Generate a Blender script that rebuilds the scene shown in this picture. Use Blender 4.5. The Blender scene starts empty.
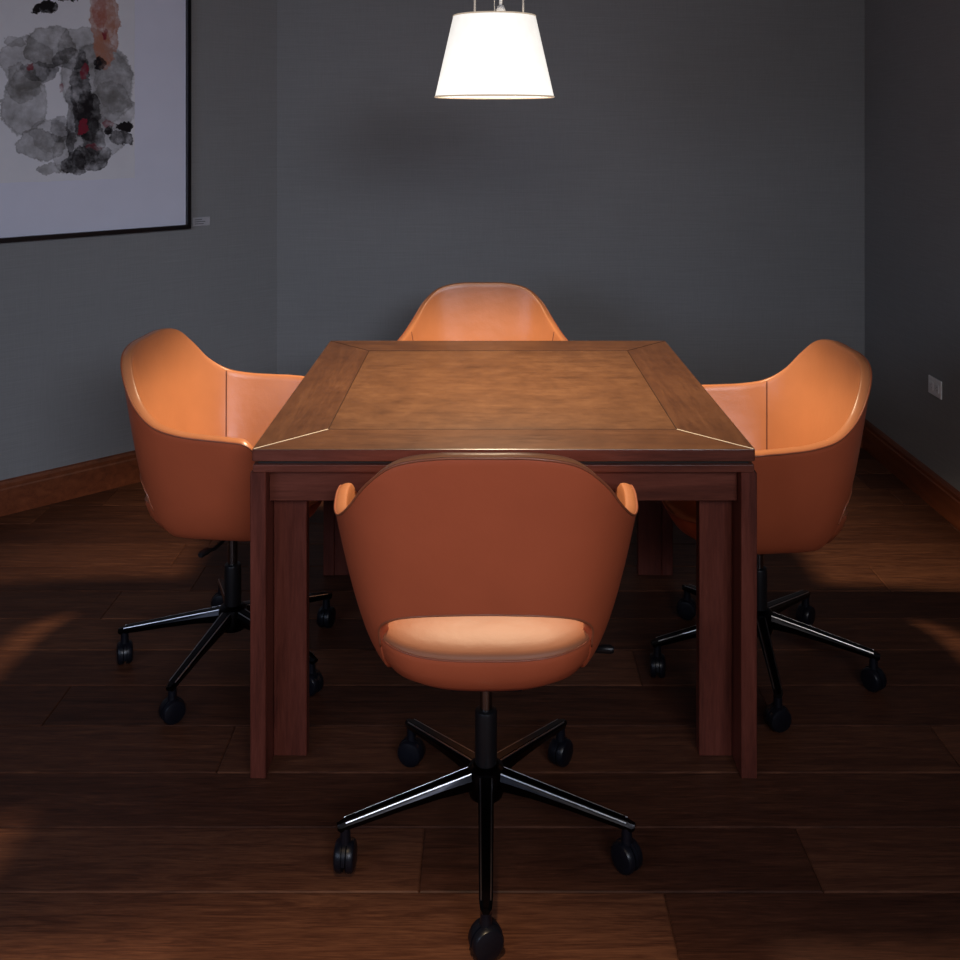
import bpy, bmesh, math, random
from mathutils import Vector, Matrix
random.seed(4)
S = bpy.context.scene
C = S.collection
PI = math.pi
F = 994.0; VX = 486.0; HY = 125.0; CH = 1.488
S.view_settings.view_transform = 'Standard'

# ------------------------------------------------------------------ helpers
def tag(o, label=None, cat=None, group=None, kind=None):
    if label: o['label'] = label
    if cat: o['category'] = cat
    if group: o['group'] = group
    if kind: o['kind'] = kind
    return o
def obj(name, bm, mat, parent=None, smooth=False, angle=None):
    bmesh.ops.recalc_face_normals(bm, faces=bm.faces)
    me = bpy.data.meshes.new(name); bm.to_mesh(me); bm.free()
    o = bpy.data.objects.new(name, me); C.objects.link(o)
    if mat:
        for m in (mat if isinstance(mat, list) else [mat]): me.materials.append(m)
    if smooth:
        for p in me.polygons: p.use_smooth = True
        if angle is not None:
            try: me.set_sharp_from_angle(angle=math.radians(angle))
            except Exception: pass
    if parent: o.parent = parent
    return o
def empty(name, loc=(0,0,0), rz=0):
    o = bpy.data.objects.new(name, None); C.objects.link(o)
    o.location = loc; o.rotation_euler = (0,0,rz); o.empty_display_size = .1
    return o
def box(bm, x0, x1, y0, y1, z0, z1, bev=0.0, seg=2):
    vs = [bm.verts.new(p) for p in [(x0,y0,z0),(x1,y0,z0),(x1,y1,z0),(x0,y1,z0),(x0,y0,z1),(x1,y0,z1),(x1,y1,z1),(x0,y1,z1)]]
    fs = [bm.faces.new([vs[i] for i in q]) for q in [(0,3,2,1),(4,5,6,7),(0,1,5,4),(1,2,6,5),(2,3,7,6),(3,0,4,7)]]
    if bev:
        es = set()
        for f in fs: es.update(f.edges)
        bmesh.ops.bevel(bm, geom=list(es), offset=bev, segments=seg, profile=.5, affect='EDGES')
    return vs
def prism(bm, poly, z0, z1, bev=0.0):
    a = [bm.verts.new((x,y,z0)) for x,y in poly]; b = [bm.verts.new((x,y,z1)) for x,y in poly]
    n = len(poly); fs = [bm.faces.new(a[::-1]), bm.faces.new(b)]
    for i in range(n): fs.append(bm.faces.new([a[i], a[(i+1)%n], b[(i+1)%n], b[i]]))
    if bev:
        es = set()
        for f in fs: es.update(f.edges)
        bmesh.ops.bevel(bm, geom=list(es), offset=bev, segments=2, profile=.5, affect='EDGES')
def lathe(bm, prof, n=32, M=None, caps=True):
    rings = []
    for r, z in prof:
        ring = []
        for i in range(n):
            a = 2*PI*i/n
            p = Vector((r*math.cos(a), r*math.sin(a), z))
            if M: p = M @ p
            ring.append(bm.verts.new(p))
        rings.append(ring)
    for k in range(len(rings)-1):
        for i in range(n):
            bm.faces.new([rings[k][i], rings[k][(i+1)%n], rings[k+1][(i+1)%n], rings[k+1][i]])
    if caps:
        bm.faces.new(rings[0][::-1]); bm.faces.new(rings[-1])
def tube(bm, pts, r, n=8, closed=False, caps=True):
    pts = [Vector(p) for p in pts]; N = len(pts); rings = []
    up = Vector((0,0,1))
    prev = None
    for i, p in enumerate(pts):
        if closed: t = pts[(i+1)%N]-pts[(i-1)%N]
        else: t = pts[min(i+1,N-1)]-pts[max(i-1,0)]
        t.normalize()
        if prev is None:
            a = t.cross(up)
            if a.length < .05: a = t.cross(Vector((1,0,0)))
        else: a = prev - t*prev.dot(t)
        a.normalize(); prev = a; b = t.cross(a)
        rr = r[i] if isinstance(r, (list,tuple)) else r
        rings.append([bm.verts.new(p + a*rr*math.cos(2*PI*k/n) + b*rr*math.sin(2*PI*k/n)) for k in range(n)])
    for i in range(N if closed else N-1):
        A, B = rings[i], rings[(i+1)%N]
        for k in range(n): bm.faces.new([A[k],A[(k+1)%n],B[(k+1)%n],B[k]])
    if not closed and caps:
        bm.faces.new(rings[0][::-1]); bm.faces.new(rings[-1])
def crom(P, t):
    n = len(P); i = min(int(t), n-2); f = t-i
    p1, p2 = P[i], P[i+1]
    p0 = P[i-1] if i > 0 else p1*2-p2
    p3 = P[i+2] if i+2 < n else p2*2-p1
    return .5*((2*p1)+(p2-p0)*f+(2*p0-5*p1+4*p2-p3)*f*f+(3*p1-p0-3*p2+p3)*f*f*f)

# ------------------------------------------------------------------ materials
class NT:
    def __init__(s, name):
        s.m = bpy.data.materials.new(name); s.m.use_nodes = True
        s.t = s.m.node_tree; s.N = s.t.nodes; s.L = s.t.links
        s.b = s.N['Principled BSDF']
    def n(s, typ, **kw):
        x = s.N.new(typ)
        for k, v in kw.items(): setattr(x, k, v)
        return x
    def l(s, a, b): s.L.new(a, b)
    def set(s, sock, v):
        if hasattr(v, 'is_linked') or hasattr(v, 'node'): s.l(v, sock)
        else: sock.default_value = v
    def math(s, op, a, b=0.0, c=None, clamp=False):
        x = s.n('ShaderNodeMath', operation=op); x.use_clamp = clamp
        s.set(x.inputs[0], a); s.set(x.inputs[1], b)
        if c is not None: s.set(x.inputs[2], c)
        return x.outputs[0]
    def mix(s, f, a, b, typ='MIX'):
        x = s.n('ShaderNodeMix', data_type='RGBA', blend_type=typ)
        s.set(x.inputs[0], f); s.set(x.inputs[6], a); s.set(x.inputs[7], b)
        return x.outputs[2]
    def coord(s, scale=(1,1,1), loc=(0,0,0)):
        c = s.n('ShaderNodeTexCoord'); m = s.n('ShaderNodeMapping')
        m.inputs['Scale'].default_value = scale; m.inputs['Location'].default_value = loc
        s.l(c.outputs['Object'], m.inputs['Vector']); return m.outputs[0]
    def noise(s, vec, scale, detail=4, rough=.55, dist=0):
        x = s.n('ShaderNodeTexNoise'); x.inputs['Scale'].default_value = scale
        x.inputs['Detail'].default_value = detail; x.inputs['Roughness'].default_value = rough
        x.inputs['Distortion'].default_value = dist; s.l(vec, x.inputs['Vector']); return x.outputs[0]
    def ramp(s, f, stops):
        x = s.n('ShaderNodeValToRGB'); e = x.color_ramp.elements
        while len(e) < len(stops): e.new(.5)
        for i, (p, c) in enumerate(stops):
            e[i].position = p; e[i].color = (*c, 1) if len(c) == 3 else c
        s.l(f, x.inputs[0]); return x.outputs[0]
    def bump(s, h, strength=.2, dist=.002):
        x = s.n('ShaderNodeBump'); x.inputs['Strength'].default_value = strength; x.inputs['Distance'].default_value = dist
        s.l(h, x.inputs['Height']); s.l(x.outputs[0], s.b.inputs['Normal'])
    def P(s, color=None, rough=None, metal=None, spec=None, coat=None):
        if color is not None: s.set(s.b.inputs['Base Color'], (*color,1) if isinstance(color, tuple) and len(color)==3 else color)
        if rough is not None: s.set(s.b.inputs['Roughness'], rough)
        if metal is not None: s.b.inputs['Metallic'].default_value = metal
        if spec is not None: s.b.inputs['Specular IOR Level'].default_value = spec
        if coat is not None: s.b.inputs['Coat Weight'].default_value = coat; s.b.inputs['Coat Roughness'].default_value = .25

def plain(name, col, rough=.5, metal=0, spec=.5, nscale=40, var=.12, bump=0):
    t = NT(name); v = t.coord()
    n = t.noise(v, nscale)
    t.P(t.ramp(n, [(.3, tuple(c*(1-var) for c in col)), (.7, tuple(min(1,c*(1+var)) for c in col))]), rough, metal, spec)
    if bump: t.bump(n, bump, .001)
    return t.m
def leather(name, col, var=.07, rough=.36, coat=.12, spec=.55):
    t = NT(name); v = t.coord()
    n = t.noise(v, 5, 3); d = t.noise(v, 300, 3, .6); w = t.noise(v, 14, 3, .5)
    c = t.ramp(n, [(.3, tuple(x*(1-var) for x in col)), (.7, tuple(min(1,x*(1+var)) for x in col))])
    t.P(c, rough, 0, spec, coat)
    h = t.math('ADD', t.math('MULTIPLY', d, .18), t.math('MULTIPLY', w, 1.6))
    t.bump(h, .28, .0035)
    return t.m
def wood(name, c0, c1, c2, axis='x', rough=.4, fine=1.0, cloud=0.0, spec=.4):
    t = NT(name)
    sc = {'x': (1.2,14,14), 'y': (14,1.2,14), 'z': (14,14,1.2)}[axis]
    v = t.coord(sc); n = t.noise(v, 2.2*fine, 6, .6, .6)
    v2 = t.coord(tuple(s*7 for s in sc)); n2 = t.noise(v2, 3*fine, 3, .6)
    vc = t.coord(); nc = t.noise(vc, 8.0, 12, .78, .2)
    f = t.math('ADD', t.math('MULTIPLY', n, .7-.60*cloud), t.math('MULTIPLY', n2, .3-.12*cloud))
    f = t.math('ADD', f, t.math('MULTIPLY', nc, .72*cloud))
    col = t.ramp(f, [(.34, c0), (.5, c1), (.66, c2)])
    r = t.math('ADD', t.math('MULTIPLY', n2, .15), rough-.07)
    t.P(col, r, 0, spec); t.bump(n2, .06, .001)
    return t.m

M_lea = leather('tan_leather', (.455,.175,.075), .06, .32, .15, .52)
M_leo = leather('tan_leather_shaded', (.46,.100,.040), .06, .38, .06, .45)  # same leather, with the outer faces' shade and red bounce put into the colour
M_leas = leather('tan_leather_seat', (.33,.118,.050), .07, .50, 0, .35)
M_pipe = leather('tan_piping', (.30,.09,.04), .08)
M_pipes = leather('seat_piping_leather', (.30,.08,.037), .08)
M_seam = plain('seam_thread', (.15,.048,.022), .7)
M_black = plain('black_plastic', (.006,.006,.007), .38, 0, .4)
M_rub = plain('black_caster', (.004,.0045,.008), .34, 0, .35)
M_bmet = plain('dark_polished_metal', (.018,.018,.020), .28, 1)
M_chrome = plain('polished_chrome', (.22,.22,.22), .2, 1)
M_ridge = plain('polished_ridge_metal', (.55,.55,.56), .30, 1)
M_tleg = wood('table_leg_wood', (.068,.015,.009), (.118,.027,.016), (.165,.042,.026), 'z', .42)
M_tapr = wood('apron_wood', (.068,.016,.009), (.118,.029,.016), (.165,.044,.026), 'x', .42)
M_tapy = wood('apron_wood_side', (.068,.016,.009), (.118,.029,.016), (.165,.044,.026), 'y', .42)
M_ttop = wood('table_panel_wood', (.050,.0205,.0085), (.100,.0435,.0185), (.160,.076,.034), 'x', .33, .9, .85, .5)
M_tbx = wood('table_border_wood_x', (.044,.0165,.007), (.088,.036,.0152), (.138,.061,.027), 'x', .31, .9, .6, .5)
M_tby = wood('table_border_wood_y', (.041,.0155,.007), (.082,.033,.014), (.128,.056,.025), 'y', .31, .9, .6, .5)
M_groove = plain('dark_groove', (.010,.005,.004), .6)
M_mitre_hl = plain('mitre_highlight', (.60,.52,.42), .4)  # pale colour stands in for the highlight on the near mitre bevels
M_line = plain('dark_inlay', (.030,.012,.006), .45)
M_base = wood('baseboard_wood', (.110,.028,.011), (.175,.046,.018), (.24,.069,.027), 'y', .35)
M_frame = plain('black_frame', (.004,.004,.006), .35)
M_mat = plain('white_mat_board', (.82,.84,.97), .8, nscale=6, var=.02)
M_plate = plain('white_plate', (.98,.98,.99), .4, var=.01)
M_slot = plain('dark_slot', (.35,.35,.36), .5)
M_wire = plain('steel_cable', (.42,.41,.40), .4, 0)
M_brass = plain('steel_fitting', (.12,.11,.10), .35, 1)
M_whitep = plain('white_cord', (.85,.84,.82), .5, var=.03)
M_ceil = plain('ceiling_paint', (.10,.10,.105), .9, nscale=8, var=.04)

def wall_mat(name):
    t = NT(name)
    v = t.coord((4,4,420)); n = t.noise(v, 1.6, 3, .6)
    v2 = t.coord((320,320,6)); n2 = t.noise(v2, 1.6, 2, .6)
    v3 = t.coord(); n3 = t.noise(v3, 1.3, 3)
    f = t.math('ADD', t.math('MULTIPLY', n, .5), t.math('MULTIPLY', n2, .3)); f = t.math('ADD', f, t.math('MULTIPLY', n3, .2))
    t.P(t.ramp(f, [(.30,(.245,.249,.249)), (.5,(.290,.295,.295)), (.70,(.340,.345,.345))]), .85, 0, .15)
    t.bump(f, .22, .0015); return t.m
M_wall = wall_mat('grasscloth_wall')

def floor_mat():
    t = NT('plank_floor')
    at = t.n('ShaderNodeAttribute'); at.attribute_name = 'tone'; tone = at.outputs['Fac']
    c = t.coord()
    sep = t.n('ShaderNodeSeparateXYZ'); t.l(c, sep.inputs[0])
    bw = t.math('MULTIPLY', tone, 17.3)
    cb = t.n('ShaderNodeCombineXYZ')
    t.set(cb.inputs[0], t.math('ADD', t.math('MULTIPLY', sep.outputs[0], 2.0), bw))
    t.set(cb.inputs[1], t.math('MULTIPLY', sep.outputs[1], 26)); t.set(cb.inputs[2], bw)
    n = t.noise(cb.outputs[0], 1.5, 9, .74, 1.5)
    cb2 = t.n('ShaderNodeCombineXYZ')
    t.set(cb2.inputs[0], t.math('MULTIPLY', sep.outputs[0], 14)); t.set(cb2.inputs[1], t.math('MULTIPLY', sep.outputs[1], 300))
    n2 = t.noise(cb2.outputs[0], 1.2, 3, .6)
    f = t.math('ADD', t.math('MULTIPLY', n, .54), t.math('MULTIPLY', n2, .32)); f = t.math('ADD', f, t.math('MULTIPLY', tone, .14))
    col = t.ramp(f, [(.34,(.026,.0090,.0052)), (.5,(.074,.0265,.0140)), (.66,(.160,.062,.030))])
    t.P(col, t.math('ADD', t.math('MULTIPLY', n2, .16), .42), 0, .18)
    t.bump(n2, .12, .0015)
    return t.m
M_floor = floor_mat()

# ------------------------------------------------------------------ room
BY = 4.6; RX = 1.752; CX = -.967
W0 = Vector((CX, BY)); WD = Vector((-.886,-.81)).normalized()
LX = -2.75; tl = (CX-LX)/(-WD.x); W1 = W0 + WD*tl
ceil_z = 2.75; FY = -2.2
def st(name, bm, m): return tag(obj(name, bm, m), kind='structure')
bm = bmesh.new(); tl_ = bm.faces.layers.float.new('tone')
box(bm, LX-.1, RX+.1, FY, BY+.1, -.1, -.003)
known = {0: [-.13,.655], -1: [.345,-1.25], 1: [-1.45,1.30], 3: [-1.10,.72], 2: [-.62,1.10]}
rnd = random.Random(11); PWD = .178
kmin = int((FY-1.928)/PWD)-1
for k in range(kmin, 16):
    y0 = 1.928+PWD*k; y1 = y0+PWD
    if y0 > BY+.05: break
    y0c, y1c = max(y0, FY), min(y1, BY+.1)
    if y1c-y0c < .02: continue
    js = known.get(k)
    if js is None:
        js = []; x = LX-.1+rnd.uniform(.3,1.6)
        while x < RX: js.append(x); x += rnd.uniform(.8,2.1)
    xs = [LX-.1]+sorted(js)+[RX+.1]
    for a, b in zip(xs[:-1], xs[1:]):
        tone = rnd.random()
        q = .0009; e = .0026
        lo = [(a+q,y0c+q),(b-q,y0c+q),(b-q,y1c-q),(a+q,y1c-q)]; hi = [(a+q+e,y0c+q+e),(b-q-e,y0c+q+e),(b-q-e,y1c-q-e),(a+q+e,y1c-q-e)]
        B_ = [bm.verts.new((x_,y_,-.003)) for x_,y_ in lo]; M_ = [bm.verts.new((x_,y_,-.0020)) for x_,y_ in lo]; T_ = [bm.verts.new((x_,y_,0)) for x_,y_ in hi]
        fs = [bm.faces.new(T_), bm.faces.new(B_[::-1])]
        for i in range(4):
            fs.append(bm.faces.new([B_[i],B_[(i+1)%4],M_[(i+1)%4],M_[i]])); fs.append(bm.faces.new([M_[i],M_[(i+1)%4],T_[(i+1)%4],T_[i]]))
        for f_ in fs: f_[tl_] = tone
st('floor', bm, M_floor)
bm = bmesh.new(); prism(bm, [(LX-.1,FY),(RX+.1,FY),(RX+.1,BY+.1),(LX-.1,BY+.1)], ceil_z, ceil_z+.1); st('ceiling', bm, M_ceil)
bm = bmesh.new(); box(bm, CX-.0, RX+.1, BY, BY+.1, 0, ceil_z); st('wall_back', bm, M_wall)
bm = bmesh.new(); box(bm, RX, RX+.1, FY, BY, 0, ceil_z); st('wall_right', bm, M_wall)
Nn = Vector((-WD.y, WD.x))
if Nn.dot(Vector((1,-1))) < 0: Nn = -Nn
a = W0; b = W1; o = -Nn*.1
bm = bmesh.new(); prism(bm, [tuple(a), tuple(b), tuple(b+o), tuple(a+o)], 0, ceil_z); st('wall_angled', bm, M_wall)
bm = bmesh.new(); box(bm, LX-.1, LX, FY, W1.y, 0, ceil_z); st('wall_left', bm, M_wall)
def skirting(name, p, q, n):
    bmx = bmesh.new(); p = Vector(p); q = Vector(q); n = Vector(n)
    prof = [(0,0),(.016,0),(.016,.098),(.013,.104),(.013,.118),(.008,.128),(0,.132)]
    A = [bmx.verts.new((*(p+n*d), z)) for d, z in prof]; B = [bmx.verts.new((*(q+n*d), z)) for d, z in prof]
    for i in range(len(prof)): bmx.faces.new([A[i],A[(i+1)%7],B[(i+1)%7],B[i]])
    bmx.faces.new(A); bmx.faces.new(B[::-1]); return st(name, bmx, M_base)
skirting('baseboard_back', (CX,BY), (RX,BY), (0,-1))
skirting('baseboard_right', (RX,FY), (RX,BY), (-1,0))
skirting('baseboard_angled', W0, W1, Nn)
skirting('baseboard_left', (LX,FY), (LX,W1.y), (1,0))

# ------------------------------------------------------------------ framed picture on angled wall
def wall_u(px):
    r = (px-VX)/F
    t = (r*W0.y - W0.x)/(WD.x - r*WD.y)
    return t, W0.y + WD.y*t
u0, Yr = wall_u(188)
PW, PH = 1.22, 1.50
zb = CH-(228-HY)*Yr/F
ang = math.atan2(-WD.y, -WD.x)
pic = empty('framed_picture', (*(W0+WD*(u0+PW/2)+Nn*.001), zb), ang)
tag(pic, 'large black framed abstract ink picture hanging on the angled grey wall', 'picture')
fw = .017
bm = bmesh.new()
for x0,x1,z0,z1 in [(-PW/2,PW/2,0,fw),(-PW/2,PW/2,PH-fw,PH),(-PW/2,-PW/2+fw,fw,PH-fw),(PW/2-fw,PW/2,fw,PH-fw)]:
    box(bm, x0,x1,-.032,0,z0,z1,.0012,1)
obj('frame', bm, M_frame, pic)
bm = bmesh.new(); box(bm, -PW/2+fw, PW/2-fw, -.012, -.002, fw, PH-fw); obj('mat_board', bm, M_mat, pic)
def pic_xy(px, py):
    u, Y = wall_u(px); return (PW/2-(u-u0), CH-(py-HY)*Y/F - zb)
pr, pb = pic_xy(133, 178)
t = NT('ink_artwork'); tc = t.n('ShaderNodeTexCoord'); sp = t.n('ShaderNodeSeparateXYZ'); t.l(tc.outputs['Object'], sp.inputs[0])
X, Z = sp.outputs[0], sp.outputs[2]
v = t.coord(); nz = t.noise(v, 9, 7, .66); nz2 = t.noise(t.coord((1,1,1),(3,1,5)), 8, 7, .66); ng = t.noise(v, 13, 6, .66)
dx = t.math('MULTIPLY', t.math('SUBTRACT', nz, .5), .115); dz = t.math('MULTIPLY', t.math('SUBTRACT', nz2, .5), .115)
Xd = t.math('ADD', X, dx); Zd = t.math('ADD', Z, dz)
col = t.ramp(nz2, [(.3,(.82,.83,.88)),(.7,(.88,.89,.93))])
def blob(px, py, rx, ry, c, al, edge=.35, inner=0.0):
    global col
    cx, cz = pic_xy(px, py)
    x1, _ = pic_xy(px+rx, py); ax = abs(x1-cx); _, z1 = pic_xy(px, py+ry); az = abs(z1-cz)
    ex = t.math('DIVIDE', t.math('SUBTRACT', Xd, cx), ax); ez = t.math('DIVIDE', t.math('SUBTRACT', Zd, cz), az)
    d = t.math('SQRT', t.math('ADD', t.math('MULTIPLY', ex, ex), t.math('MULTIPLY', ez, ez)))
    fill = t.math('MULTIPLY', t.math('SUBTRACT', 1.0, d), 14, clamp=True)
    if inner:
        fill = t.math('MULTIPLY', fill, t.math('MULTIPLY', t.math('SUBTRACT', d, inner), 12, clamp=True))
    e = t.math('MULTIPLY', t.math('SUBTRACT', .05, t.math('ABSOLUTE', t.math('SUBTRACT', d, .95))), 18, clamp=True)
    a_ = t.math('MULTIPLY', fill, t.math('MULTIPLY', t.math('SUBTRACT', t.math('MULTIPLY', ng, 3.0), .65), al))
    a_ = t.math('ADD', t.math('MAXIMUM', a_, 0.0), t.math('MULTIPLY', t.math('MULTIPLY', e, fill), edge*al*.75), clamp=True)
    col = t.mix(a_, col, (*c,1))
G = (.15,.145,.135); K = (.015,.012,.014); Rr = (.25,.02,.04); O = (.46,.20,.13)
blob(24,104,24,34,G,.55,.9); blob(25,62,25,28,G,.48,.8); blob(48,48,26,22,G,.60,.9); blob(22,84,18,18,G,.5,.8)
blob(40,146,24,16,G,.6,1.0); blob(50,136,20,18,G,.4,.9); blob(84,48,30,22,G,.5,.9)
blob(96,84,36,42,G,.55,.8); blob(112,80,18,32,G,.42,.9); blob(108,108,24,26,G,.48,.8); blob(98,140,28,24,G,.5,.9); blob(72,152,20,22,G,.55,.7)
blob(104,20,16,50,O,.85,.4); blob(107,10,9,34,O,.7,.4); blob(104,52,9,22,O,.6,.6); blob(98,10,7,18,(.40,.10,.08),.5,.5)
blob(80,92,10,44,K,.85,.4); blob(70,122,7,34,K,.70,.6); blob(88,116,11,28,K,.75,.4); blob(92,158,20,12,K,.85,.6); blob(74,164,12,11,K,.9,.5); blob(92,138,11,20,K,.8,.4); blob(66,60,18,11,K,.6,.6); blob(40,72,18,9,K,.55,.6); blob(58,128,9,14,K,.5,.5)
blob(84,70,4,8,Rr,.8); blob(82,126,4,9,Rr,.9); blob(108,124,6,5,Rr,.8); blob(103,34,3,7,Rr,.9); blob(30,68,3,4,Rr,.9); blob(60,90,3,4,Rr,.7); blob(92,148,8,3,Rr,.6)
blob(124,126,8,7,K,1.4); blob(120,140,11,8,K,.9); blob(108,132,5,6,K,1.2); blob(46,9,13,6,K,1.3); blob(66,1,9,5,K,1.0); blob(12,40,10,6,G,.6,1); blob(50,168,14,6,G,.6,1.2); blob(100,66,6,8,K,.9)
t.P(col, .75, 0, .2)
bm = bmesh.new()
random.seed(2)
outline = []
x0p, x1p, z0p, z1p = -pr, pr, pb, PH-pb
for i in range(40): outline.append((x0p+(x1p-x0p)*i/40, z0p+random.uniform(-.0015,.0015)))
for i in range(50): outline.append((x1p+random.uniform(-.0015,.0015), z0p+(z1p-z0p)*i/50))
for i in range(40): outline.append((x1p-(x1p-x0p)*i/40, z1p+random.uniform(-.0015,.0015)))
for i in range(50): outline.append((x0p+random.uniform(-.0015,.0015), z1p-(z1p-z0p)*i/50))
va = [bm.verts.new((x,-.0125,z)) for x,z in outline]; vb = [bm.verts.new((x,-.0145,z)) for x,z in outline]
bm.faces.new(va); bm.faces.new(vb[::-1])
for i in range(len(va)): bm.faces.new([va[i],va[(i+1)%len(va)],vb[(i+1)%len(va)],vb[i]])
obj('artwork_paper', bm, t.m, pic)

# caption plaque
u1, Yc = wall_u(201)
zc = CH-(221.5-HY)*Yc/F
cap = empty('caption_plaque', (*(W0+WD*u1+Nn*.0005), zc), ang)
tag(cap, 'small caption card beside the lower right corner of the picture', 'caption card')
bm = bmesh.new(); box(bm, -.040,.040,-.004,0,-.019,.019,.0008,1); obj('card', bm, plain('caption_card', (.48,.48,.51), .6), cap)
bm = bmesh.new()
for k, w in enumerate([.034,.05,.042]): box(bm, -.032,-.032+w,-.0046,-.004,.008-k*.009,.0105-k*.009)
obj('printed_lines', bm, plain('caption_print', (.05,.05,.055), .6), cap)

# outlet on right wall
Yo = RX*F/(936-VX); zo = CH-(387-HY)*Yo/F
out = empty('wall_outlet', (RX-.0005, Yo, zo)); tag(out, 'white electrical outlet plate on the right wall', 'outlet')
bm = bmesh.new(); box(bm, -.006,0,-.056,.056,-.035,.035,.003,2); obj('cover_plate', bm, M_plate, out)
for s in (-1,1):
    bm = bmesh.new(); box(bm, -.0085,-.004,s*.024-.017,s*.024+.017,-.016,.016,.002,2); so = obj('socket', bm, M_plate, out)
    bm = bmesh.new()
    box(bm, -.0092,-.008,s*.024-.008,s*.024-.0005,.005,.0068); box(bm, -.0092,-.008,s*.024-.008,s*.024-.0005,-.0068,-.005)
    box(bm, -.0092,-.008,s*.024+.005,s*.024+.008,-.0015,.0015); obj('socket_slot', bm, M_slot, so)

# ------------------------------------------------------------------ table
TX = .040; HW = .573; TY0 = 2.262; TY1 = 3.402; TYc = (TY0+TY1)/2; HD = (TY1-TY0)/2
tb = empty('square_table', (TX, TYc, 0)); tag(tb, 'square dark brown wooden table with bordered top in the middle of the room', 'table')
BW = .150; g = .0008
bm = bmesh.new(); box(bm, -HW+BW+g, HW-BW-g, -HD+BW+g, HD-BW-g, .722, .7495, .0012, 2); obj('centre_panel', bm, M_ttop, tb)
def bord(poly, m):
    bmx = bmesh.new(); prism(bmx, poly, .722, .750, .0016)
    bmx.normal_update()
    for f_ in bmx.faces:
        if abs(f_.normal.z) < .3: f_.material_index = 1
    return obj('border_board', bmx, [m, M_tapr], tb)
e = .0011
for s in (-1,1):
    bord([(-HW+e*2,s*HD),(HW-e*2,s*HD),(HW-BW-e,s*(HD-BW)),(-HW+BW+e,s*(HD-BW))], M_tbx)
    bord([(s*HW,-HD+e*2),(s*HW,HD-e*2),(s*(HW-BW),HD-BW-e),(s*(HW-BW),-HD+BW+e)], M_tby)
for sx in (-1,1):
    for sy in (-1,1):
        bm = bmesh.new(); w = .0018
        a = Vector((sx*(HW-.004), sy*(HD-.004))); b = Vector((sx*(HW-BW), sy*(HD-BW))); d = (b-a).normalized(); p = Vector((-d.y,d.x))*w
        prism(bm, [tuple(a+p),tuple(b+p),tuple(b-p),tuple(a-p)], .735, .7503); obj('mitre_line', bm, M_mitre_hl if sy<0 else M_line, tb)  # near mitres painted as bright bevel highlights, far ones as dark lines
bm = bmesh.new(); q = BW; w = .0018
for s in (-1,1):
    box(bm, -HW+q, HW-q, s*(HD-q)-w/2, s*(HD-q)+w/2, .735, .7504); box(bm, s*(HW-q)-w/2, s*(HW-q)+w/2, -HD+q+w/2, HD-q-w/2, .735, .7504)
tag(obj('inlay_line', bm, M_line, tb), 'thin dark inlay line around the centre panel')
bm = bmesh.new(); box(bm, -HW+.012, HW-.012, -HD+.012, HD-.012, .714, .7215); obj('shadow_gap', bm, M_groove, tb)
bm = bmesh.new(); box(bm, -HW+.002, HW-.002, -HD+.002, HD-.002, .697, .7138, .0012, 2); obj('lower_frame', bm, M_tapr, tb)
for s in (-1,1):
    bm = bmesh.new(); y0 = s*(HD-.034); y1 = s*(HD-.060); box(bm, -HW+.033, HW-.033, min(y0,y1), max(y0,y1), .620, .697, .001, 1); obj('apron', bm, M_tapr, tb)
    bm = bmesh.new(); x0 = s*(HW-.010); x1 = s*(HW-.034); box(bm, min(x0,x1), max(x0,x1), -HD+.121, HD-.121, .620, .697, .001, 1); obj('apron', bm, M_tapy, tb)
for sx in (-1,1):
    for sy in (-1,1):
        bm = bmesh.new()
        xa, xb = sx*(HW+.004), sx*(HW-.032); ya, yb = sy*HD, sy*(HD-.120)
        box(bm, min(xa,xb), max(xa,xb), min(ya,yb), max(ya,yb), 0, .6969, .0015, 1)
        xa, xb = sx*(HW-.0325), sx*(HW-.110); ya, yb = sy*(HD-.082), sy*(HD-.118)
        box(bm, min(xa,xb), max(xa,xb), min(ya,yb), max(ya,yb), 0, .6969, .0015, 1)
        obj('leg', bm, M_tleg, tb)

# ------------------------------------------------------------------ chair
Rh = [(0,-.256,.876),(.096,-.254,.874),(.172,-.240,.856),(.225,-.211,.811),(.262,-.168,.755),(.290,-.112,.716),(.308,-.045,.700),(.318,.030,.694),(.322,.090,.691),(.319,.138,.682),(.300,.165,.640),(.270,.172,.565),(.236,.172,.490),(.203,.172,.425)]
Bh = [(0,-.150,.395),(.048,-.150,.395),(.092,-.145,.395),(.130,-.132,.395),(.158,-.108,.395),(.174,-.076,.395),(.180,-.035,.395),(.182,.020,.395),(.183,.060,.395),(.184,.085,.395),(.184,.105,.395),(.184,.125,.395),(.184,.138,.395),(.184,.148,.395)]
def full(H):
    H = [Vector(p) for p in H]; return [Vector((-p.x,p.y,p.z)) for p in H[:0:-1]] + H
RF, BF = full(Rh), full(Bh); NK = len(Rh)-1
def wallpt(tt, u):
    R = crom(RF, tt); B = crom(BF, tt); g_ = max(u,0)**.46
    gb = max(u,0)**.54; k = math.exp(-((tt-NK)/3.2)**2); gg = g_*(1-k)+gb*k
    return Vector((B.x+(R.x-B.x)*gg, B.y+(R.y-B.y)*gg, B.z+(R.z-B.z)*u))
def u_low(tt):
    s = abs(tt-NK); sc = 3.75
    if s < sc: zl = .494+.075*max(0,1-(s/sc)**2.5)**.55
    elif s < sc+1.2:
        q = (s-sc)/1.2; zl = .494-(.494-.404)*math.sin(q*PI/2)**.9
    else: zl = .404
    R = crom(RF, tt)
    return max(0.004, min(.9, (zl-.395)/max(R.z-.395,.015)))
NC, NVV = 260, 32
TH = .025
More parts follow.
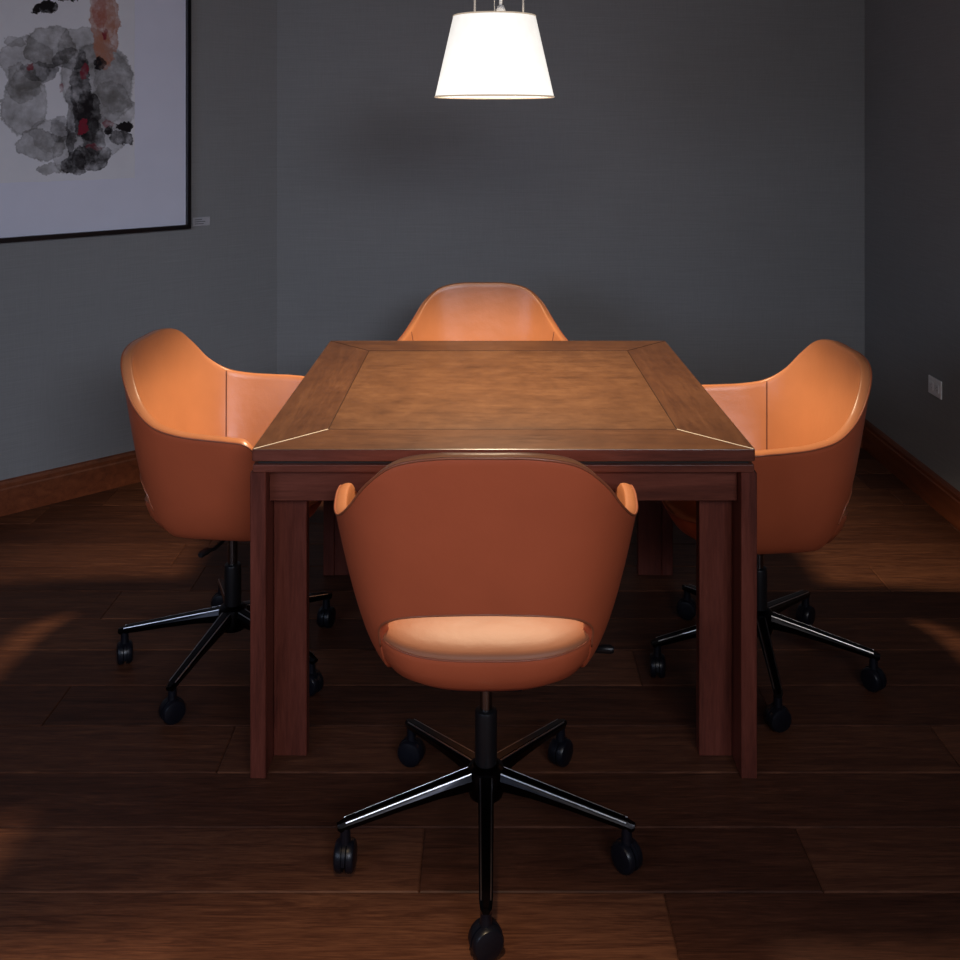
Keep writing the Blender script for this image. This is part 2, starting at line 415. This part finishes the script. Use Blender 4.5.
def nrm(tt, u):
    t0, t1 = max(tt-.02,0), min(tt+.02, 2*NK)
    a_ = wallpt(t1,u)-wallpt(t0,u); u0_, u1_ = max(u-.01,.001), u+.01
    b_ = wallpt(tt,u1_)-wallpt(tt,u0_)
    n_ = a_.cross(b_)
    if n_.length < 1e-9: return Vector((0,-1,0))
    return n_.normalized()
def shell_bm():
    bmx = bmesh.new(); cols = []
    for i in range(NC+1):
        tt = 2*NK*i/NC; ul = u_low(tt)
        endf = min(1, min(i, NC-i)/44.0); th = TH*(.18+.82*math.sqrt(endf))
        outer = []; ns = []
        for j in range(NVV+1):
            w = j/NVV; u = ul + (1-ul)*(w**1.6)
            outer.append(wallpt(tt,u)); ns.append(nrm(tt,max(u,.02)))
        loop = list(outer)
        T = (outer[-1]-outer[-2]).normalized(); n_ = ns[-1]; c_ = outer[-1]-n_*th/2
        for k in range(1,8):
            a_ = PI*k/8; loop.append(c_ + n_*(th/2)*math.cos(a_) + T*(th/2)*.40*math.sin(a_))
        for j in range(NVV,-1,-1): loop.append(outer[j]-ns[j]*th)
        T = (outer[0]-outer[1]).normalized(); n_ = ns[0]; c_ = outer[0]-n_*th/2
        for k in range(1,6):
            a_ = PI*k/6; loop.append(c_ - n_*(th/2)*math.cos(a_) + T*(th/2)*.6*math.sin(a_))
        cols.append([bmx.verts.new(p) for p in loop])
    L = len(cols[0])
    for i in range(NC):
        A, B = cols[i], cols[i+1]
        for k in range(L):
            f_ = bmx.faces.new([A[k],A[(k+1)%L],B[(k+1)%L],B[k]])
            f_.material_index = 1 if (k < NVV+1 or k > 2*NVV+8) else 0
    bmx.faces.new(cols[0][::-1]); bmx.faces.new(cols[-1])
    return bmx
def seat_bm():
    bmx = bmesh.new()
    prof = [(.388,.30),(.383,.54),(.386,.69),(.396,.80),(.414,.90),(.440,.965),(.464,.998),(.476,1.0),(.484,.985),(.490,.95),(.497,.87),(.504,.72),(.510,.45),(.512,.2)]
    n = 96; rings = []
    for z, s in prof:
        ring = []
        for i in range(n):
            a = 2*PI*i/n; ca, sa = math.cos(a), math.sin(a)
            ex = 2.7 if sa >= 0 else 2.7+.75*min(1,-sa*2.5)*min(1,max(0,(z-.395)/.06))
            r_ = 1/((abs(ca)**ex+abs(sa)**ex)**(1/ex))
            x = .228*s*r_*ca
            hy = .255 if sa > 0 else .214
            y = .012 + hy*s*r_*sa
            zz = z
            if z > .43: zz += .018*min(1,(z-.43)/.03)*(abs(x)/.226)**2.5*(1 if sa < 0 else max(0,1-sa*2))
            zz -= (.012*(max(0,y)/.25)**3 if z > .47 else 0)
            ring.append(bmx.verts.new((x,y,zz)))
        rings.append(ring)
    for k in range(len(rings)-1):
        for i in range(n):
            f_ = bmx.faces.new([rings[k][i],rings[k][(i+1)%n],rings[k+1][(i+1)%n],rings[k+1][i]]); f_.material_index = 1 if k < 7 else 0
    f_ = bmx.faces.new(rings[0][::-1]); f_.material_index = 1; bmx.faces.new(rings[-1])
    pipe = [v.co.copy()+Vector((0,0,.0002)) for v in rings[7]]
    return bmx, pipe

def make_chair():
    root = empty('swivel_armchair')
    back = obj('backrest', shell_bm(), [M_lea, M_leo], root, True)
    pts = []
    for i in range(4, NC-3):
        tt = 2*NK*i/NC; p = wallpt(tt,1); n_ = nrm(tt,1); pts.append(p + n_*.0003 + (p-wallpt(tt,.985)).normalized()*.0015)
    b = bmesh.new(); tube(b, pts, .0026, 6); obj('piping', b, M_pipe, back, True)
    pts = []
    for i in range(0, 121):
        tt = NK-3.9+7.8*i/120; p = wallpt(tt,u_low(tt)); pts.append(p + nrm(tt,max(u_low(tt),.02))*.0004)
    b = bmesh.new(); tube(b, pts, .0020, 6); obj('lower_piping', b, M_pipe, back, True)
    for sg in (-1,1):
        tt = NK+sg*4.9; pts = [wallpt(tt, u)-nrm(tt,u)*(TH+.0002) for u in [.22+.77*k/24 for k in range(25)]]
        b = bmesh.new(); tube(b, pts, .0018, 6); obj('side_seam', b, M_seam, back, True)
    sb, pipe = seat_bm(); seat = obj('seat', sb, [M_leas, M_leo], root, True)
    b = bmesh.new(); tube(b, pipe, .0017, 6, closed=True); obj('piping', b, M_pipes, seat, True)
    b = bmesh.new(); box(b, -.075,.075,-.09,.10,.352,.389,.008,2); lathe(b, [(.032,.331),(.038,.338),(.040,.352)], 24); obj('tilt_mechanism', b, M_black, root, True, 40)
    b = bmesh.new(); tube(b, [(.07,.02,.373),(.15,.02,.373),(.205,.018,.378),(.235,.012,.388)], [.0045,.0045,.0045,.0045], 8); tube(b, [(.228,.014,.385),(.238,.012,.388),(.262,.006,.390),(.268,.005,.390)], [.006,.009,.009,.006], 10); obj('lever', b, M_black, root, True, 50)
    b = bmesh.new(); lathe(b, [(.013,.20),(.013,.345)], 24); tag(obj('gas_piston', b, M_chrome, root, True, 40), 'chrome gas lift piston')
    b = bmesh.new(); lathe(b, [(.020,.105),(.023,.12),(.023,.262),(.021,.268),(.015,.270)], 28); obj('column', b, M_black, root, True, 40)
    b = bmesh.new(); lathe(b, [(.026,.088),(.036,.094),(.039,.105),(.039,.140),(.036,.150),(.028,.156),(.024,.158)], 32); obj('base_hub', b, M_bmet, root, True, 35)
    for k in range(5):
        b = bmesh.new(); secs = []; ztop = lambda r: .150-.180*(r-.03)
        for r, h, w in [(.030,.038,.017),(.10,.028,.0155),(.18,.022,.0142),(.25,.019,.0132),(.292,.017,.0125),(.306,.015,.0105),(.312,.010,.008)]:
            zt = ztop(r)-(.003 if r>.3 else 0)
            prof = [(-w,-h*.40),(-w*.70,-.0025),(-w*.5,0),(w*.5,0),(w*.70,-.0025),(w,-h*.40),(w*.75,-h),(-w*.75,-h)]
            secs.append([b.verts.new((r,y,zt+z)) for y, z in prof])
        for q in range(len(secs)-1):
            for i in range(8): b.faces.new([secs[q][i],secs[q][(i+1)%8],secs[q+1][(i+1)%8],secs[q+1][i]])
        b.faces.new(secs[0]); b.faces.new(secs[-1][::-1])
        leg = obj('base_leg', b, M_bmet, root, True, 25); leg['angle'] = 72.0*k
        b = bmesh.new()
        for sd in (-1,1):
            P_ = []
            for r, w in [(.036,.0168),(.10,.0155),(.18,.0142),(.25,.0132),(.296,.0122)]:
                c0 = Vector((r, sd*w*.70, ztop(r)-.0022)); P_.append(c0)
            tube(b, P_, .0015, 6)
        tag(obj('polished_ridge', b, M_ridge, leg, True, 30), 'thin polished metal edges')
        b = bmesh.new()
        cr = .2955; ca = 35*k+20; wr = .0295
        Mr = Matrix.Translation((cr,0,wr+.0005)) @ Matrix.Rotation(math.radians(ca),4,'Z') @ Matrix.Rotation(PI/2,4,'Y')
        for s in (-1,1):
            lathe(b, [(.012,s*.0025),(.026,s*.003),(wr,s*.0055),(wr,s*.0140),(.0265,s*.0185),(.019,s*.0210),(.006,s*.0215)], 28, Mr)
        Mh = Matrix.Translation((cr,0,wr+.0005)) @ Matrix.Rotation(math.radians(ca),4,'Z')
        A = []
        for xx in (-.0035,.0035):
            A.append([b.verts.new(Mh @ Vector((xx,.031*math.cos(q_),.031*math.sin(q_)))) for q_ in [PI*j/14-.35 for j in range(17)]])
            A[-1].append(b.verts.new(Mh @ Vector((xx,0,-.008))))
        for i in range(len(A[0])): b.faces.new([A[0][i],A[0][(i+1)%18],A[1][(i+1)%18],A[1][i]])
        b.faces.new(A[0]); b.faces.new(A[1][::-1])
        lathe(b, [(.013,.052),(.011,.064),(.010,.090)], 14, Matrix.Translation((cr,0,0)))
        obj('caster', b, M_rub, leg, True, 35)
    return root
proto = make_chair()
def copy_tree(o, parent=None):
    c = o.copy(); C.objects.link(c)
    if parent: c.parent = parent
    for ch in list(o.children): copy_tree(ch, c)
    return c
def place(root, x, y, rz, basedeg, zoff, label):
    root.location = (x,y,0); root.rotation_euler = (0,0,math.radians(rz)); tag(root, label, 'chair', 'tan swivel armchairs around the table')
    k = 0
    for ch in root.children:
        nm = ch.name.split('.')[0]
        if nm == 'base_leg':
            ch.rotation_euler = (0,0,math.radians(basedeg+72*k-rz)); k += 1
        elif nm in ('backrest','seat','tilt_mechanism','lever','gas_piston'): ch.location.z = zoff
extra = [copy_tree(proto) for _ in range(3)]
place(proto, .0, 2.076, 0, 270, 0, 'tan leather swivel armchair nearest the viewer, seen from behind')
place(extra[0], -.704, 2.763, -94, 182.7, .018, 'tan leather swivel armchair at the left side of the table')
place(extra[1], .752, 2.741, 92, 263.5, -.008, 'tan leather swivel armchair at the right side of the table')
place(extra[2], -.012, 3.585, 180, 60, .0, 'tan leather swivel armchair behind the far edge of the table')

# ------------------------------------------------------------------ pendant lamp
LXp, LYp = .024, 2.83
lamp = empty('pendant_lamp', (LXp, LYp, 0)); tag(lamp, 'white tapered fabric pendant lamp hanging over the table', 'lamp')
t = NT('lamp_shade_fabric'); n = t.noise(t.coord((1,1,1)), 45, 5, .75)
nv = t.noise(t.coord((220,220,6)), 1.0, 2)
t.P((.80,.76,.68), .8, 0, .2); t.b.inputs['Emission Color'].default_value = (1,.955,.89,1)
sepz = t.n('ShaderNodeSeparateXYZ'); tcc = t.n('ShaderNodeTexCoord'); t.l(tcc.outputs['Object'], sepz.inputs[0])
fz = t.math('DIVIDE', t.math('SUBTRACT', 1.81, sepz.outputs[2]), .24)
es = t.math('ADD', t.math('MULTIPLY', fz, .24), .86); es = t.math('ADD', es, t.math('MULTIPLY', t.math('SUBTRACT', n, .5), .34)); es = t.math('ADD', es, t.math('MULTIPLY', t.math('SUBTRACT', nv, .5), .14))
lw = t.n('ShaderNodeLayerWeight'); lw.inputs[0].default_value = .35
es = t.math('SUBTRACT', es, t.math('MULTIPLY', lw.outputs['Facing'], .16))
t.set(t.b.inputs['Emission Strength'], es); M_shade = t.m
t.bump(n, .1, .001)
zb_, zt_ = 1.567, 1.798; rb_, rt_ = .1695, .117
bm = bmesh.new(); lathe(bm, [(rb_,zb_),(rt_,zt_),(rt_-.0025,zt_),(rb_-.0025,zb_),(rb_,zb_)], 64, caps=False); bmesh.ops.remove_doubles(bm, verts=bm.verts, dist=1e-6); shade = obj('lamp_shade', bm, M_shade, lamp, True, 50)
t = NT('shade_trim'); t.P((.42,.33,.24), .7); t.b.inputs['Emission Color'].default_value = (.8,.66,.50,1); t.b.inputs['Emission Strength'].default_value = .45; M_trim = t.m
for r_, z_ in ((rb_-.0008,zb_+.001),(rt_-.0008,zt_-.001)):
    bm = bmesh.new(); tube(bm, [(r_*math.cos(2*PI*i/64), r_*math.sin(2*PI*i/64), z_) for i in range(64)], .0026, 8, closed=True); obj('rim_trim', bm, M_trim, shade, True)
bm = bmesh.new()
for k in range(3):
    a = math.radians(20+120*k)
    tube(bm, [(.016*math.cos(a),.016*math.sin(a),zt_-.012),((rt_-.004)*math.cos(a),(rt_-.004)*math.sin(a),zt_-.006)], .002, 6)
lathe(bm, [(.018,zt_-.018),(.020,zt_-.015),(.020,zt_-.008),(.016,zt_-.004)], 20)
obj('spider_fitting', bm, M_brass, lamp, True, 40)
for a, r_ in ((0,.082), (180,.056), (270,.03)):
    aa = math.radians(a)
    bm = bmesh.new(); tube(bm, [(r_*math.cos(aa), r_*math.sin(aa), zt_-.010),(r_*math.cos(aa), r_*math.sin(aa), zt_+.45),(.055*math.cos(aa),.045*math.sin(aa),2.735)], .0030 if a != 270 else .0015, 6); obj('suspension_cable', bm, M_wire, lamp, True)
bm = bmesh.new(); lathe(bm, [(.013,zt_-.004),(.013,zt_+.018),(.009,zt_+.030)], 16, Matrix.Translation((.018,0,0))); tube(bm, [(.018,.0,zt_+.020),(.018,0,zt_+.04),(.014,0,2.735)], .0045, 8); obj('power_cord', bm, M_whitep, lamp, True)
bm = bmesh.new(); lathe(bm, [(.020,zt_-.075),(.022,zt_-.07),(.022,zt_-.015)], 24); obj('bulb_socket', bm, M_whitep, lamp, True, 40)
bm = bmesh.new(); lathe(bm, [(.065,2.7495),(.065,2.735),(.06,2.73),(.02,2.728)], 32); obj('ceiling_canopy', bm, M_whitep, lamp, True, 40)
t = NT('bulb_glow'); t.P((1,.9,.7), .4); t.b.inputs['Emission Color'].default_value = (1,.82,.55,1); t.b.inputs['Emission Strength'].default_value = 6
bm = bmesh.new(); lathe(bm, [(.004,1.667),(.016,1.670),(.025,1.680),(.028,1.692),(.024,1.708),(.014,1.722),(.013,1.727)], 24); obj('bulb', bm, t.m, lamp, True)

# ------------------------------------------------------------------ lights
def light(name, typ, loc, target, power, col, **kw):
    L = bpy.data.lights.new(name, typ); L.energy = power; L.color = col
    for k, v in kw.items(): setattr(L, k, v)
    o = bpy.data.objects.new(name, L); C.objects.link(o); o.location = loc
    d = Vector(target)-Vector(loc); o.rotation_euler = d.to_track_quat('-Z','Y').to_euler(); return o
light('pendant_light', 'SPOT', (LXp,LYp,1.650), (LXp,LYp,0), 126, (1,.78,.52), spot_size=math.radians(108), spot_blend=.36, shadow_soft_size=.06)
light('ceiling_downlight', 'SPOT', (-.20,.60,2.72), (-.20,.60,0), 290, (1,.74,.44), spot_size=math.radians(58), spot_blend=.5, shadow_soft_size=.06)
light('cool_fill_light', 'AREA', (.9,-1.6,2.25), (-1.3,4.0,.0), 10, (.74,.81,1.0), shape='RECTANGLE', size=1.8, size_y=.7, spread=math.radians(70))  # unseen cool fill added behind the camera for the walls, not a window
light('side_window_light', 'AREA', (-2.2,-.2,1.6), (.6,4.4,.1), 9, (.62,.73,1.0), shape='RECTANGLE', size=2.2, size_y=1.0, spread=math.radians(100))
light('room_light', 'AREA', (.3,-1.0,2.45), (.1,3.0,.7), 4.5, (1,.88,.76), shape='RECTANGLE', size=2.2, size_y=.5, spread=math.radians(90))
w = bpy.data.worlds.new('world'); S.world = w; w.use_nodes = True
bg = w.node_tree.nodes['Background']; bg.inputs[0].default_value = (.60,.68,.90,1); bg.inputs[1].default_value = .02

# ------------------------------------------------------------------ camera
cam = bpy.data.cameras.new('camera'); co = bpy.data.objects.new('camera', cam); C.objects.link(co)
co.location = (0,0,CH); co.rotation_euler = (PI/2,0,0)
cam.sensor_width = 36; cam.lens = F/960*36; cam.shift_y = -(480-HY)/960; cam.shift_x = -(VX-480)/960; cam.clip_start = .05
S.camera = co
